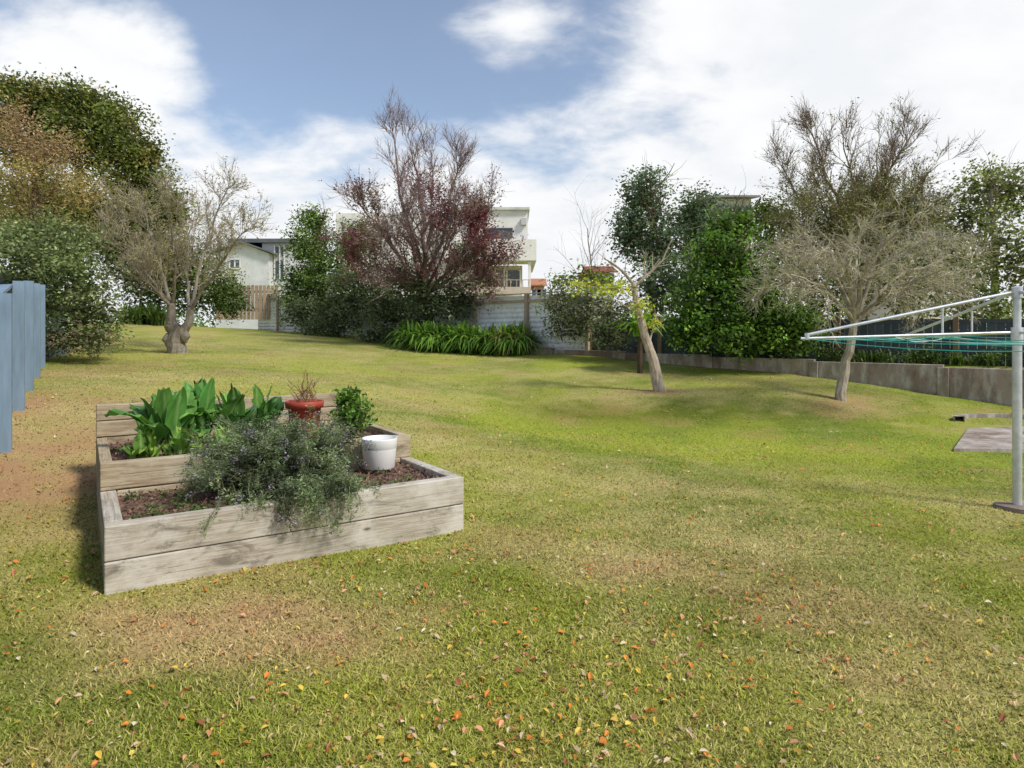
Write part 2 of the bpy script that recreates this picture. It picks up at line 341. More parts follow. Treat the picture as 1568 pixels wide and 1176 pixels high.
mb=MB();blob(mb,[E(40,200,25,70,75,2.0),E(130,205,25,55,60,1.8),E(190,225,25,44,55,1.5),E(210,290,25,50,60,1.6),E(20,140,25,34,26,1.3),E(75,150,25,34,28,1.3),E(130,155,25,38,30,1.3),E(178,180,25,30,30,1.2),E(225,240,25,24,32,1.1),E(240,320,25,38,45,1.3),E(268,330,25,20,40,1),E(180,350,25.5,80,60,1.6),E(80,330,25,120,80,2),E(255,400,26,45,50,1.4)],.14,125,
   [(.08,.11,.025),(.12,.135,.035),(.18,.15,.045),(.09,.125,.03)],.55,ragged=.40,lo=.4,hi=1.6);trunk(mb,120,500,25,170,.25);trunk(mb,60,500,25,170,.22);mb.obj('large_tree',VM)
mb=MB();blob(mb,[E(35,215,17.5,48,36,1.2),E(85,225,17.5,38,28,1),E(20,180,17.5,28,22,.8)],.08,170,[(.32,.20,.14),(.28,.19,.11),(.22,.17,.08)],.35,asp=.35,ragged=.5,inner=.1)
blob(mb,[E(65,270,17.5,70,40,1.4),E(125,295,17.5,48,34,1.1),E(20,300,17.5,60,40,1.2)],.08,180,[(.32,.23,.10),(.27,.22,.09),(.22,.20,.07)],.35,asp=.35,ragged=.45,inner=.1)
blob(mb,[E(80,345,17.5,80,28,1.1),E(10,350,17.5,50,30,1.1)],.08,160,[(.22,.21,.08),(.16,.17,.06),(.26,.22,.1)],.35,asp=.35,ragged=.45,inner=.1)
trunk(mb,50,530,17.5,230,.14,(.16,.10,.07));mb.obj('autumn_tree',VM)
mb=MB();blob(mb,[E(60,400,13.5,75,55,1.1),E(115,440,13.5,60,60,1.),E(30,460,14,60,60,1.),E(140,490,13.5,40,45,.8),E(75,370,14.5,100,40,1)],.08,230,[(.12,.155,.055),(.19,.215,.10),(.09,.12,.04)],.28,lo=.35,hi=1.5,ragged=.32);mb.obj('shrub',VM)
mb=MB();blob(mb,[E(135,520,13,48,24,.5),E(90,520,13.3,35,26,.5)],.06,300,[(.11,.14,.06),(.21,.15,.11),(.08,.12,.03)],.2);mb.obj('shrub',VM)
mb=MB();blob(mb,[E(235,440,27,50,50,1.3),E(310,450,28,55,40,1.2),E(350,460,28,30,30,1.2),E(280,400,29,60,40,1.2),E(200,400,26,35,50,1.2)],.11,130,G_DK,.35)
blob(mb,[E(325,430,28,50,30,1.)],.1,90,G_OL,.35,ground=False);mb.obj('hedge',VM)
mb=MB();bs=np.array([[ (px-784)/F*d,d,0] for px,d in zip(rng.uniform(192,250,45),rng.uniform(24.0,26,45))]);bs[:,2]=hfun(bs[:,0],bs[:,1]);straps(mb,bs,22,1.0,.05,G_DK);mb.obj('strappy_plants',VM)
# bare pruned tree left
PALE=(.31,.265,.205)
mb=MB();p,rd=limbset([([(273,545,16),(268,525,16),(279,500,16)],.24,.18),([(270,520,16),(262,490,16),(262,465,16)],.15,.09),([(276,510,16),(290,495,16),(292,470,16)],.12,.08),
 ([(262,470,16),(235,430,15.7),(200,395,15.5),(172,375,15.2)],.055,.010),([(262,470,16),(250,420,16.2),(232,360,16.4),(215,310,16.6)],.055,.008),([(264,465,16),(270,410,15.6),(262,350,15.2),(255,300,15)],.045,.008),
 ([(292,475,16),(300,430,16.2),(320,370,16.5),(335,310,16.5),(348,285,16.5),(378,278,16.5)],.045,.007),([(292,475,16),(312,440,15.7),(345,395,15.4),(380,350,15)],.045,.008),([(290,470,16),(290,420,17),(285,370,17.6),(300,320,18)],.045,.008),([(262,470,16),(220,420,16.8),(190,350,17),(180,310,17)],.04,.008),([(262,470,16),(225,430,15),(195,400,14.6)],.04,.008)],)
tubes(mb,p,rd,9,PALE);bl,br_=p[3:],rd[3:]
b1,r1=grow(bl,br_,14,.2,.7,.95,.16,.2,K=6,rr=.55);tubes(mb,b1,r1,5,PALE)
b2,r2=grow(b1,r1,9,.2,.7,.55,.18,.15,rmin=.006);tubes(mb,b2,r2,3,PALE)
b3,r3=grow(b2[:],r2,4,.2,.6,.32,.2,.1,K=4,rmin=.005);tubes(mb,b3,r3,3,(.36,.30,.20))
pp=b3.reshape(-1,3);pp=pp[rng.random(len(pp))<.30];addleaves(mb,pp,np.full(len(pp),.055),pcol([(.22,.21,.10),(.18,.17,.07)],len(pp)))
for q in [(258,520),(285,515),(270,535),(262,500)]:
    pts=np.array([P(*q,16)+np.array([rng.normal(0,.02),-.05,k]) for k in (-.16,-.09,0,.09,.16)])[None];tubes(mb,pts,np.array([[.02,.09,.12,.09,.02]]),8,PALE)
mb.obj('bare_pruned_tree',VM)
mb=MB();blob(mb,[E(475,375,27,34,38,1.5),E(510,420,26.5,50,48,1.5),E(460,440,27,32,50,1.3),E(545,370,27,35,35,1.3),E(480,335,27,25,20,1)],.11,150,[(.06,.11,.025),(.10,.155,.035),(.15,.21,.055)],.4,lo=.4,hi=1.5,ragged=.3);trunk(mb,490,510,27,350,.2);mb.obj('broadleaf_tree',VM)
mb=MB();blob(mb,[E(465,480,25.5,40,28,.9),E(530,480,24.6,50,38,.9),E(600,472,23.0,50,48,.9),E(655,468,21.4,42,48,.7),E(560,440,24.5,45,40,.9),E(700,456,21.1,36,42,.6),E(620,430,21.6,36,30,.5),E(500,505,24.6,45,14,.6),E(590,514,22.8,60,14,.6)],.10,170,[(.07,.10,.045),(.115,.145,.07),(.17,.19,.12),(.06,.09,.03)],.35,ragged=.3)
blob(mb,[E(520,430,24,30,20,.5),E(720,385,20.9,36,28,.5),E(745,425,20.8,26,22,.4)],.1,120,[(.15,.20,.07),(.2,.21,.13)],.3,ground=False,ragged=.4);mb.obj('hedge',VM)
# purple tree
PB=(.21,.14,.13)
mb=MB();D=22.
p,rd=limbset([([(648,520,D),(650,480,D),(648,440,D)],.2,.15),([(648,450,D),(632,380,D),(612,290,D),(600,192,D)],.10,.010),([(648,450,D),(650,360,D-.5),(640,280,D-.8),(628,215,D-1)],.09,.010),([(648,445,D),(675,370,D),(690,300,D),(708,240,D)],.08,.010),
 ([(648,450,D),(610,390,D-.3),(575,340,D-.6),(548,310,D-1)],.08,.010),([(650,450,D),(700,400,D),(735,350,D-.4),(750,320,D-.6)],.08,.010),([(648,450,D),(600,420,D-1),(560,400,D-1.5),(540,385,D-1.6)],.07,.010),([(650,450,D),(700,420,D-1),(745,400,D-1.5)],.07,.010),([(648,440,D),(655,380,D+1.5),(665,300,D+2),(660,230,D+2.2)],.08,.010),([(648,440,D),(645,400,D-1.5),(630,350,D-2),(610,300,D-2.2)],.07,.010),([(648,450,D),(670,410,D-1.4),(690,360,D-2),(700,320,D-2.2)],.07,.010),([(648,450,D),(620,430,D-1.2),(580,430,D-1.6)],.06,.01),([(648,450,D),(680,440,D-1.2),(730,440,D-1.5)],.06,.01)])
tubes(mb,p,rd,8,PB);b1,r1=grow(p[1:],rd[1:],16,.25,.65,1.5,.14,.32,K=6);tubes(mb,b1,r1,5,PB)
b2,r2=grow(b1,r1,8,.2,.6,.85,.16,.25,rmin=.008);tubes(mb,b2,r2,3,PB);b3,r3=grow(b2,r2,4,.2,.55,.5,.15,.2,K=4,rmin=.0065);tubes(mb,b3,r3,3,(.26,.19,.18))
pp=np.concatenate([b3.reshape(-1,3),b2.reshape(-1,3)]);pyy=HZ-(pp[:,2]-CH)/pp[:,1]*F
cn=fbm(pp[:,0]*1.1,pp[:,2]*1.1,4,3)
prob=sstep(240,350,pyy)*(.12+1.1*sstep(.4,.6,cn));kk=rng.random(len(pp))<prob;pp=pp[kk];pp=np.concatenate([pp,pp+rng.normal(0,.12,pp.shape)])
cn=fbm(pp[:,0]*1.2+9,pp[:,2]*1.2,4,3)[:,None];cn=np.clip((cn-.34)*4,0,1)
addleaves(mb,pp,np.full(len(pp),.09),(np.array([.20,.055,.07])*cn+np.array([.33,.24,.21])*(1-cn))*rng.uniform(.5,1.4,(len(pp),1)))
mb.obj('purple_leaf_plum_tree',VM)
mb=MB();k=rng.uniform(622,800,140);dd=19.2+(800-k)/190*1.9+rng.uniform(-.35,.45,140)
bs=np.stack([(k-784)/F*dd,dd,0*k],1);bs[:,2]=hfun(bs[:,0],bs[:,1]);straps(mb,bs,22,1.15,.08,[(.07,.14,.02),(.13,.23,.03),(.05,.10,.02)],out=1.1);straps(mb,bs[::9],4,1.0,.05,[(.3,.25,.1)]);mb.obj('agapanthus_bed',VM)
mb=MB();bs=np.array([P(785,530,19.2)+[rng.normal(0,.25),rng.normal(0,.15),0] for _ in range(10)]);bs[:,2]=hfun(bs[:,0],bs[:,1]);straps(mb,bs,22,1.2,.05,[(.20,.15,.07),(.12,.16,.04)]);mb.obj('flax_plant',VM)
mb=MB();blob(mb,[E(860,465,18,32,36,.6),E(905,470,17.3,42,40,.6),E(950,490,16.6,40,40,.6),E(870,500,17.8,40,25,.5),E(930,515,16.7,35,18,.5)],.08,230,[(.085,.115,.06),(.135,.155,.075),(.17,.16,.11)],.28);mb.obj('hedge',VM)
mb=MB();blob(mb,[E(905,425,18.5,50,20,.6),E(860,430,18.5,22,16,.4)],.09,120,[(.22,.24,.05),(.14,.19,.04)],.25,ground=False,ragged=.5);trunk(mb,902,520,18.5,350,.03)
mb.obj('sapling',VM)
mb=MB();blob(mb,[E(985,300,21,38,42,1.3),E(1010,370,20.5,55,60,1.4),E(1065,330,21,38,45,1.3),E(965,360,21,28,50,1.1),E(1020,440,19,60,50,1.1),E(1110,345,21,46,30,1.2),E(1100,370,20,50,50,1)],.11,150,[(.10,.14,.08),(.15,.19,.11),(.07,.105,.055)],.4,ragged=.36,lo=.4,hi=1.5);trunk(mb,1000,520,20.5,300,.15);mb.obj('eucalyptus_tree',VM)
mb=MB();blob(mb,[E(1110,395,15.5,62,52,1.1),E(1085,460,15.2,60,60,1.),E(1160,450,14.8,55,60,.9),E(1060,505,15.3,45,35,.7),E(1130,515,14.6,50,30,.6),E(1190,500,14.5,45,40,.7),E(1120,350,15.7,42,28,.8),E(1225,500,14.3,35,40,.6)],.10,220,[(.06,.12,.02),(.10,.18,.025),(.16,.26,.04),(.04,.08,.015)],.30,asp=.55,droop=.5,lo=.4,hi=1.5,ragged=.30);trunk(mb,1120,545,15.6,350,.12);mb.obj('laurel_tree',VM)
BR=(.20,.14,.10)
mb=MB();D=16.
p,rd=limbset([([(1310,540,D),(1312,480,D),(1312,420,D)],.15,.11),([(1312,430,D),(1290,330,D),(1255,240,D),(1228,180,D)],.07,.007),([(1312,430,D),(1330,330,D),(1370,240,D),(1405,185,D)],.07,.007),([(1312,430,D),(1310,330,D-1),(1300,250,D-1),(1290,200,D-1)],.06,.007),
 ([(1312,430,D),(1360,350,D+.6),(1400,290,D+1),(1440,250,D+1)],.06,.007),([(1312,430,D),(1260,350,D+.6),(1215,290,D+1),(1195,250,D+1)],.06,.007),([(1312,430,D),(1330,330,D+1.5),(1345,240,D+2),(1350,200,D+2)],.06,.007),([(1312,430,D),(1370,370,D-1),(1420,330,D-1.5)],.05,.007),([(1312,430,D),(1250,380,D-1),(1210,350,D-1)],.05,.007),([(1312,430,D),(1340,340,D-1.5),(1360,270,D-1.8)],.05,.007),([(1312,430,D),(1280,360,D-1.5),(1250,290,D-1.8)],.05,.007)])
tubes(mb,p,rd,8,BR);b1,r1=grow(p[1:],rd[1:],17,.25,.6,1.05,.15,.3,K=6);tubes(mb,b1,r1,4,BR);b2,r2=grow(b1,r1,9,.2,.6,.6,.16,.22,rmin=.006);tubes(mb,b2,r2,3,BR);b3,r3=grow(b2,r2,4,.2,.5,.36,.15,.15,K=4,rmin=.005);tubes(mb,b3,r3,3,BR)
pp=np.concatenate([b3.reshape(-1,3),b2.reshape(-1,3)]);pyy=HZ-(pp[:,2]-CH)/pp[:,1]*F;pp=pp[rng.random(len(pp))<.04+.75*sstep(230,340,pyy)];pp=np.concatenate([pp,pp+rng.normal(0,.1,pp.shape)])
addleaves(mb,pp,np.full(len(pp),.06),pcol([(.15,.155,.055),(.17,.15,.075),(.12,.145,.045)],len(pp))*rng.uniform(.6,1.3,(len(pp),1)));mb.obj('silver_birch_tree',VM)
WC=(.36,.31,.24)
mb=MB();D=11.9
p,rd=limbset([([(1288,618,D),(1291,580,D),(1302,530,D),(1308,490,D)],.10,.06),([(1308,495,D),(1290,440,D),(1240,390,D-.2),(1185,370,D-.4)],.045,.01),([(1308,495,D),(1330,430,D),(1390,380,D-.2),(1455,360,D-.4)],.045,.01),([(1308,495,D),(1300,420,D-.5),(1280,380,D-.9),(1250,350,D-1.2)],.045,.01),
 ([(1308,495,D),(1320,420,D-.5),(1350,370,D-1),(1390,345,D-1.2)],.045,.01),([(1308,490,D),(1310,420,D+.6),(1310,370,D+1),(1320,340,D+1)],.045,.01),([(1308,490,D),(1260,440,D-1),(1210,420,D-1.5)],.035,.01),([(1308,490,D),(1370,440,D-1),(1440,415,D-1.4)],.035,.01),([(1308,490,D),(1270,400,D+.8),(1215,360,D+1.2)],.035,.01),([(1308,490,D),(1380,420,D+.6),(1450,390,D+1.2),(1490,400,D+1.2)],.035,.01),([(1308,495,D),(1270,450,D),(1220,435,D),(1175,440,D)],.035,.01),([(1308,495,D),(1360,460,D),(1420,440,D),(1485,440,D)],.035,.01)])
tubes(mb,p,rd,8,WC);b1,r1=grow(p[1:],rd[1:],14,.25,.8,.80,.2,.05,K=7);tubes(mb,b1,r1,4,WC)
b2,r2=grow(b1,r1,8,.15,.7,.48,.2,-.06,rmin=.0048);tubes(mb,b2,r2,3,(.50,.44,.32));b3,r3=grow(b2,r2,4,.15,.6,.26,.2,-.10,K=4,rmin=.0038);tubes(mb,b3,r3,3,(.50,.44,.32))
pp=np.concatenate([b3.reshape(-1,3),b2.reshape(-1,3)]);pp=pp[rng.random(len(pp))<.18];addleaves(mb,pp,np.full(len(pp),.045),pcol([(.20,.23,.10),(.27,.26,.14),(.17,.2,.08)],len(pp)),asp=.4)
mb.obj('weeping_willow_tree',VM)
mb=MB();blob(mb,[E(1510,285,17,42,36,1.2),E(1555,300,17,40,52,1.2),E(1475,340,17,40,50,1),E(1530,390,16,60,60,1),E(1470,430,15.5,50,50,.9),E(1590,430,15.5,50,70,1)],.10,140,[(.13,.16,.055),(.18,.20,.07),(.10,.13,.04),(.19,.17,.09)],.4,ragged=.42,inner=.2);trunk(mb,1520,540,16.5,290,.10,(.3,.26,.2));mb.obj('olive_tree',VM)
mb=MB();blob(mb,[E(1250,450,15,60,70,.8),E(1310,430,15.6,60,70,.8),E(1400,450,15,70,60,.8),E(1340,390,17,90,60,1),E(1190,360,17.5,45,55,.8),E(1170,325,18,34,28,.8),E(1210,400,16.5,50,60,.8),E(1440,400,16,60,55,.8),E(1500,470,15,60,40,.6)],.09,140,[(.13,.155,.05),(.10,.13,.035),(.17,.17,.07),(.08,.125,.025)],.35,ragged=.4,lo=.4,hi=1.4);mb.obj('shrub',VM)
mb=MB();aa=rng.uniform(9.5,14,60);q=B1[None]+T[None]*aa[:,None]+Nn[None]*rng.uniform(.4,.8,(60,1))
bs=np.concatenate([q,np.full((60,1),.92)],1);straps(mb,bs,10,.4,.03,G_DK);blob(mb,[(np.array([*(B1+T*a_+Nn*.5),1.08]),np.array([.5,.3,.22])) for a_ in (6.5,8,9.3,11,12.5)],.06,200,G_DK,.2,ground=False);mb.obj('border_plants',VM)
# small pruned tree
mb=MB();D=13.
SP=(.40,.33,.25)
p,rd=limbset([([(1012,606,D),(1006,585,D),(1001,555,D),(988,515,D)],.13,.085),([(988,518,D),(978,480,D),(972,450,D),(970,432,D)],.085,.05),([(971,436,D),(950,412,D),(936,402,D),(925,396,D-.1)],.035,.012),([(971,440,D),(1000,415,D),(1016,395,D),(1030,366,D)],.035,.010),([(990,425,D),(985,405,D),(990,385,D-.3)],.02,.008),([(982,490,D),(960,470,D-.4),(945,460,D-.5)],.02,.01),([(994,530,D),(1000,500,D+.2),(1005,480,D+.3)],.02,.01)])
tubes(mb,p,rd,10,SP);b1,r1=grow(p[2:],rd[2:],7,.3,.7,.4,.15,.2,rmin=.006);tubes(mb,b1,r1,4,SP)
p3,rr3=limbset([([(1012,606,D),(1022,609,D-.2),(1030,614,D-.35)],.06,.02),([(1010,604,D),(1002,610,D-.2),(994,614,D-.3)],.06,.02)]);tubes(mb,p3,rr3,8,SP)
blob(mb,[E(925,442,D-.2,38,14,.35),E(880,437,D-.2,18,9,.2),E(985,470,D-.2,17,16,.25),E(950,438,D,24,14,.3),E(1000,495,D,14,12,.2)],.09,190,[(.34,.33,.05),(.21,.26,.04)],.16,ground=False,ragged=.5,inner=0,lo=.55)
p2,rr2=limbset([([(972,445,D),(930,440,D-.2),(880,438,D-.2)],.02,.008)]);tubes(mb,p2,rr2,6,SP)
mb.obj('small_pruned_tree',VM)
mb=MB();b_=P(980,515,15.2);straps(mb,np.array([b_]*6),12,.95,.09,[(.13,.25,.03),(.20,.32,.05)],out=1.1)
tp_=np.array([[b_[0],b_[1],hz(b_[0],b_[1])-.1],[b_[0],b_[1],b_[2]]])[None];tubes(mb,tp_,np.array([[.07,.06]]),8,(.1,.07,.04));mb.obj('tree_fern',VM)
mb=MB()
for px in range(-100,1700,75): 
    d=75+rng.uniform(-6,6);blob(mb,[(np.array([(px-784)/F*d,d,1.5]),np.array([4.5,2.5,rng.uniform(2.5,4.5)]))],.4,6,G_MD,1.2,ground=False)
mb.obj('distant_treeline',VM)
# ------------------------------------------------ structures
mb=MB()
def WM(v): return np.stack([B1[0]+T[0]*v[:,0]+Nn[0]*v[:,1],B1[1]+T[1]*v[:,0]+Nn[1]*v[:,1],v[:,2]],1)
def top(a): return 1.14-.020*a
a=-.3
while a<20:
    e=a+2.35
    lo,hi=-.5,top(a+1.2)
    mb.box((a,-.07,lo),(e-.012,.10,hi),np.array([.34,.27,.22])*rng.uniform(.75,1.2),0,WM)
    mb.box((e-.1,-.14,lo),(e+.08,-.072,hi-.05),np.array([.34,.28,.22])*rng.uniform(.7,1.1),0,WM)
    a=e
m,nt,b,o=newmat('stained_concrete');at=N(nt,'ShaderNodeAttribute',attribute_name='Col');co=objco(nt,(1,1,.35));n1=noise(nt,3.5,7,co,.7);n2=noise(nt,25,5,objco(nt))
c=mixc(nt,mrange(nt,n1,.42,.66),at.outputs[0],(.50,.47,.42));c=mixc(nt,mrange(nt,noise(nt,1.7,6,co,.7),.46,.62,0,.8),c,(.17,.115,.08));nt.links.new(c,b.inputs['Base Color']);b.inputs['Roughness'].default_value=.9;bump(nt,b,n2,.4,.01);CONC=m
mb.obj('concrete_retaining_wall',[CONC],bevel=.008)
mb=MB();a=.5
while a<20:
    h=1.95-.01*a
    mb.box((a,.95,.85),(a+.145,.972,h+rng.uniform(-.01,.01)),np.array([.06,.08,.095])*rng.uniform(.7,1.4),0,WM)
    a+=.152
for a in np.arange(.5,20,2.2): mb.box((a,.84,.8),(a+.09,.93,2.0),np.array([.26,.17,.11])*rng.uniform(.7,1.2),0,WM)
for z in (1.15,1.75): mb.box((.5,.932,z),(20,.949,z+.08),(.07,.08,.09),0,WM)
mb.obj('dark_board_fence',[FENCEP])
dL=(B0-B1);LL=np.linalg.norm(dL);tL=dL/LL;nL=np.array([tL[1],-tL[0]]);nL=nL if nL[1]>0 else -nL
def FM(v): return np.stack([B1[0]+tL[0]*v[:,0]+nL[0]*v[:,1],B1[1]+tL[1]*v[:,0]+nL[1]*v[:,1],v[:,2]],1)
mb=MB();nz=90
for a in np.arange(-3.2,17.5,2.3):
    z0=1.0+max(a,0)*.045;z1=2.72+max(a,-1)*.042
    zz=np.linspace(z0-.3,z1,nz);off=.35+.012*np.sin(zz*2*math.pi/.15)
    v=np.concatenate([np.stack([np.full(nz,a),off,zz],1),np.stack([np.full(nz,a+2.28),off,zz],1)])
    i=np.arange(nz-1);mb.add(FM(v),np.stack([i,i+1,i+1+nz,i+nz],1),np.array([.78,.80,.82])*rng.uniform(.9,1.05),0)
    mb.box((a-.05,.22,z0-.5),(a+.05,.33,z1+.04),(.42,.33,.24),1,FM);mb.box((a+.05,.27,z1-.20),(a+2.25,.325,z1-.13),(.42,.33,.24),1,FM)
    mb.box((a-.05,.24,z1+.042),(a+2.25,.40,z1+.065),(.50,.45,.38),1,FM)
CORR=colmat('corrugated_steel',.5,8,.85,1.1,.05)
mb.obj('corrugated_fence',[CORR,FENCEP])
mb=MB()
for k in range(16):
    x0=-14.3+k*.19;mb.box((x0,31.5,2.2),(x0+.15,31.54,3.85),np.array([.44,.33,.22])*rng.uniform(.8,1.15))
mb.box((-14.4,31.55,3.5),(-11.2,31.62,3.6),(.3,.2,.12));mb.box((-14.4,31.55,2.6),(-11.2,31.62,2.7),(.3,.2,.12));mb.obj('timber_paling_fence',[FENCEP])
# left blue fence
mb=MB();f0=np.array([-5.02,6.27]);tf=norm(np.array([-1.84,2.8]));nf=np.array([tf[1],-tf[0]])
BL=np.array([.105,.15,.195])
def LM(v): return np.stack([f0[0]+tf[0]*v[:,0]+nf[0]*v[:,1],f0[1]+tf[1]*v[:,0]+nf[1]*v[:,1],v[:,2]],1)
def gz(a): q=f0+tf*a;return hz(q[0],q[1])
S=1.71
a=-6.0
while a<11.2:
    g=gz(a);mb.box((a,-.03,g-.03),(a+.118,-.008,g+1.45),BL*rng.uniform(.45,.8),0,LM);a+=.148
for k in range(-3,7):
    a=.05+k*S;g=gz(a);mb.box((a-.05,.056,g-.2),(a+.05,.17,g+1.54),BL*1.8*rng.uniform(.95,1.1),0,LM)
    g2=gz(a+S)
    def slab(s0,s1,za,zb,cc):
        v=[]
        for aa,gg in ((a-.05,g),(a+S-.052,g2)):
            for s_ in (s0,s1):
                for zz in (za,zb): v.append((aa,s_,gg+zz))
        mb.add(LM(np.array(v)),[[0,1,3,2],[4,6,7,5],[0,4,5,1],[2,3,7,6],[0,2,6,4],[1,5,7,3]],cc)
    for hh in (.25,1.2): slab(-.006,.054,hh,hh+.09,BL*1.6)
    slab(-.06,.05,1.455,1.49,BL*1.7)
mb.obj('blue_painted_fence',[FENCEP])
def house(name,parts):
    e=empty(name)
    for nm,fn,mats in parts:
        m_=MB();fn(m_);m_.obj(nm,mats,parent=e)
    return e
def gable(m,x0,x1,y0,y1,z0,z1,ov,c,ridge='x',th=.15):
    if ridge=='x':
        ym=(y0+y1)/2
        for (ya,yb) in ((y0-ov,ym),(y1+ov,ym)):
            v=[(x0-ov,ya,z0),(x1+ov,ya,z0),(x1+ov,yb,z1),(x0-ov,yb,z1)];v=v+[(p[0],p[1],p[2]+th) for p in v]
            m.add(v,[[0,1,2,3],[4,5,6,7],[0,1,5,4],[1,2,6,5],[2,3,7,6],[3,0,4,7]],c)
    else:
        xm=(x0+x1)/2
        for (xa,xb) in ((x0-ov,xm),(x1+ov,xm)):
            v=[(xa,y0-ov,z0),(xa,y1+ov,z0),(xb,y1+ov,z1),(xb,y0-ov,z1)];v=v+[(p[0],p[1],p[2]+th) for p in v]
            m.add(v,[[0,1,2,3],[4,5,6,7],[0,1,5,4],[1,2,6,5],[2,3,7,6],[3,0,4,7]],c)
ROOF=colmat('roofing',.6,10,.85,1.1,.2,.02)
def shed_w(m): m.box((-13.5,11,.5),(-10.2,15,2.3),(.25,.3,.34))
house('garden_shed',[('walls',shed_w,[PAINT]),('roof',lambda m:gable(m,-13.5,-10.2,11,15,2.25,2.95,.15,(.10,.12,.14),'y'),[ROOF])])
d=58.;s_=d/F
def X_(px): return (px-784)*s_
def Z_(py): return CH-(py-HZ)*s_
WH=(.78,.76,.72)
def mw(m):
    m.box((X_(505),d+2,0),(X_(735),d+13,Z_(320)),WH)
    m.box((X_(735)+.003,d+1,Z_(440)-4),(X_(800),d+12,Z_(405)),(.62,.55,.46))
    m.box((X_(690),d,Z_(372)),(X_(808),d+12.5,Z_(322)),WH)
    m.box((X_(690),d-.3,Z_(322)+.003),(X_(811),d+12.8,Z_(318)),(.6,.6,.58))
def mbal(m):
    m.box((X_(680),d-2.2,Z_(403)),(X_(820),d-2.0,Z_(372)),WH);m.box((X_(820)-.2,d-2.0+.002,Z_(403)),(X_(820),d+9,Z_(372)),WH)
    m.box((X_(680),d-2.0,Z_(403)),(X_(820)-.2,d+1,Z_(399)),WH)
    m.box((X_(690),d-2.2,Z_(452)),(X_(812),d-2.0,Z_(442)),(.6,.5,.42));m.box((X_(808),d-2,Z_(442)-3),(X_(812),d-1.6,Z_(404)),WH)
def mg(m):
    m.box((X_(742),d-.06,Z_(364)),(X_(784),d-.02,Z_(350)),(0,0,0));m.box((X_(745),d+.93,Z_(438)),(X_(772),d+.97,Z_(412)),(0,0,0));m.box((X_(776),d+.93,Z_(438)),(X_(797),d+.97,Z_(412)),(0,0,0))
def mf(m):
    for x in (742,763,784): m.box((X_(x)-.06,d-.12,Z_(364)),(X_(x)+.06,d-.065,Z_(350)),(.1,.1,.11))
    for y in (364,350): m.box((X_(742)-.06,d-.12,Z_(y)-.05),(X_(784)+.06,d-.125+.06,Z_(y)+.05),(.1,.1,.11))
    for x in (745,758,772,776,797): m.box((X_(x)-.06,d+.86,Z_(438)),(X_(x)+.06,d+.925,Z_(412)),(.8,.8,.8))
    m.box((X_(798),d-.4,Z_(345)),(X_(806),d-.02,Z_(335)),(.5,.5,.5))
    for x in np.arange(692,810,9): m.box((X_(x)-.03,d-2.15,Z_(442)),(X_(x)+.03,d-2.1,Z_(432)),(.5,.35,.25))
    m.box((X_(690),d-2.16,Z_(432)),(X_(812),d-2.08,Z_(431)),(.5,.35,.25))
house('white_modern_house',[('walls',mw,[PAINT]),('balconies',mbal,[PAINT]),('windows',mg,[GLASS]),('frames',mf,[PAINT])])
d=60.;s_=d/F
def lw(m):
    x0,x1=X_(330),X_(412);zb=Z_(388)
    m.box((x0,d,0),(x1,d+9,zb),(.66,.67,.66));xm=(x0+x1)/2
    m.add([(x0,d,zb),(x1,d,zb),(xm,d,Z_(372)),(x0,d+9,zb),(x1,d+9,zb),(xm,d+9,Z_(372))],[[0,1,2],[3,4,5]],(.66,.67,.66))
    m.box((X_(395),d+1,0),(X_(440),d+8,Z_(370)),(.55,.56,.56))
def lr(m):
    gable(m,X_(330),X_(412),d,d+9,Z_(389),Z_(372),.5,(.16,.17,.18),'y');m.box((X_(345),d+.5,Z_(370)+.003),(X_(446),d+9.5,Z_(364)),(.12,.13,.14))
def lg(m): m.box((X_(352),d-.05,Z_(410)),(X_(368),d-.01,Z_(398)),(0,0,0));m.box((X_(414),d+.93,Z_(388)),(X_(430),d+.97,Z_(376)),(0,0,0));m.box((X_(416),d+.93,Z_(425)),(X_(430),d+.97,Z_(398)),(0,0,0))
def lf(m):
    for x in (352,360,368): m.box((X_(x)-.06,d-.1,Z_(411)),(X_(x)+.06,d-.055,Z_(397)),(.8,.8,.8))
    for x in (415,423,430): m.box((X_(x)-.06,d+.87,Z_(426)),(X_(x)+.06,d+.925,Z_(373)),(.75,.75,.75))
    for y in (411,397): m.box((X_(352),d-.1,Z_(y)-.05),(X_(368),d-.057,Z_(y)+.05),(.8,.8,.8))
house('weatherboard_house',[('walls',lw,[PAINT]),('roof',lr,[ROOF]),('windows',lg,[GLASS]),('frames',lf,[PAINT])])
def mkh(name,px0,px1,pe,pr,d,rc,wc=(.6,.56,.5)):
    global s_;s_=d/F
    a0,a1,ze,zr=X_(px0),X_(px1),Z_(pe),Z_(pr)
    def w(m): m.box((a0,d,0),(a1,d+9,ze),wc)
    def g(m):
        n_=max(2,int((a1-a0)/3))
        for i in range(n_):
            xc=a0+(i+.5)*(a1-a0)/n_;m.box((xc-.7,d-.05,ze-1.6),(xc+.7,d-.01,ze-.5),(0,0,0))
    def fr(m):
        n_=max(2,int((a1-a0)/3))
        for i in range(n_):
            xc=a0+(i+.5)*(a1-a0)/n_
            for q_ in (-.74,-.03,.68): m.box((xc+q_,d-.1,ze-1.65),(xc+q_+.06,d-.055,ze-.45),(.8,.8,.8))
    house(name,[('walls',w,[PAINT]),('roof',lambda m:gable(m,a0,a1,d,d+9,ze,zr,.5,rc),[ROOF]),('windows',g,[GLASS]),('frames',fr,[PAINT])])
mkh('grey_roof_house',1095,1150,304,291,48,(.22,.22,.23));mkh('grey_roof_house',1385,1445,335,320,50,(.2,.2,.21))
mkh('red_roof_house',905,940,418,404,85,(.26,.05,.04));mkh('terracotta_house',819,832,438,424,90,(.5,.2,.1),(.6,.35,.22))
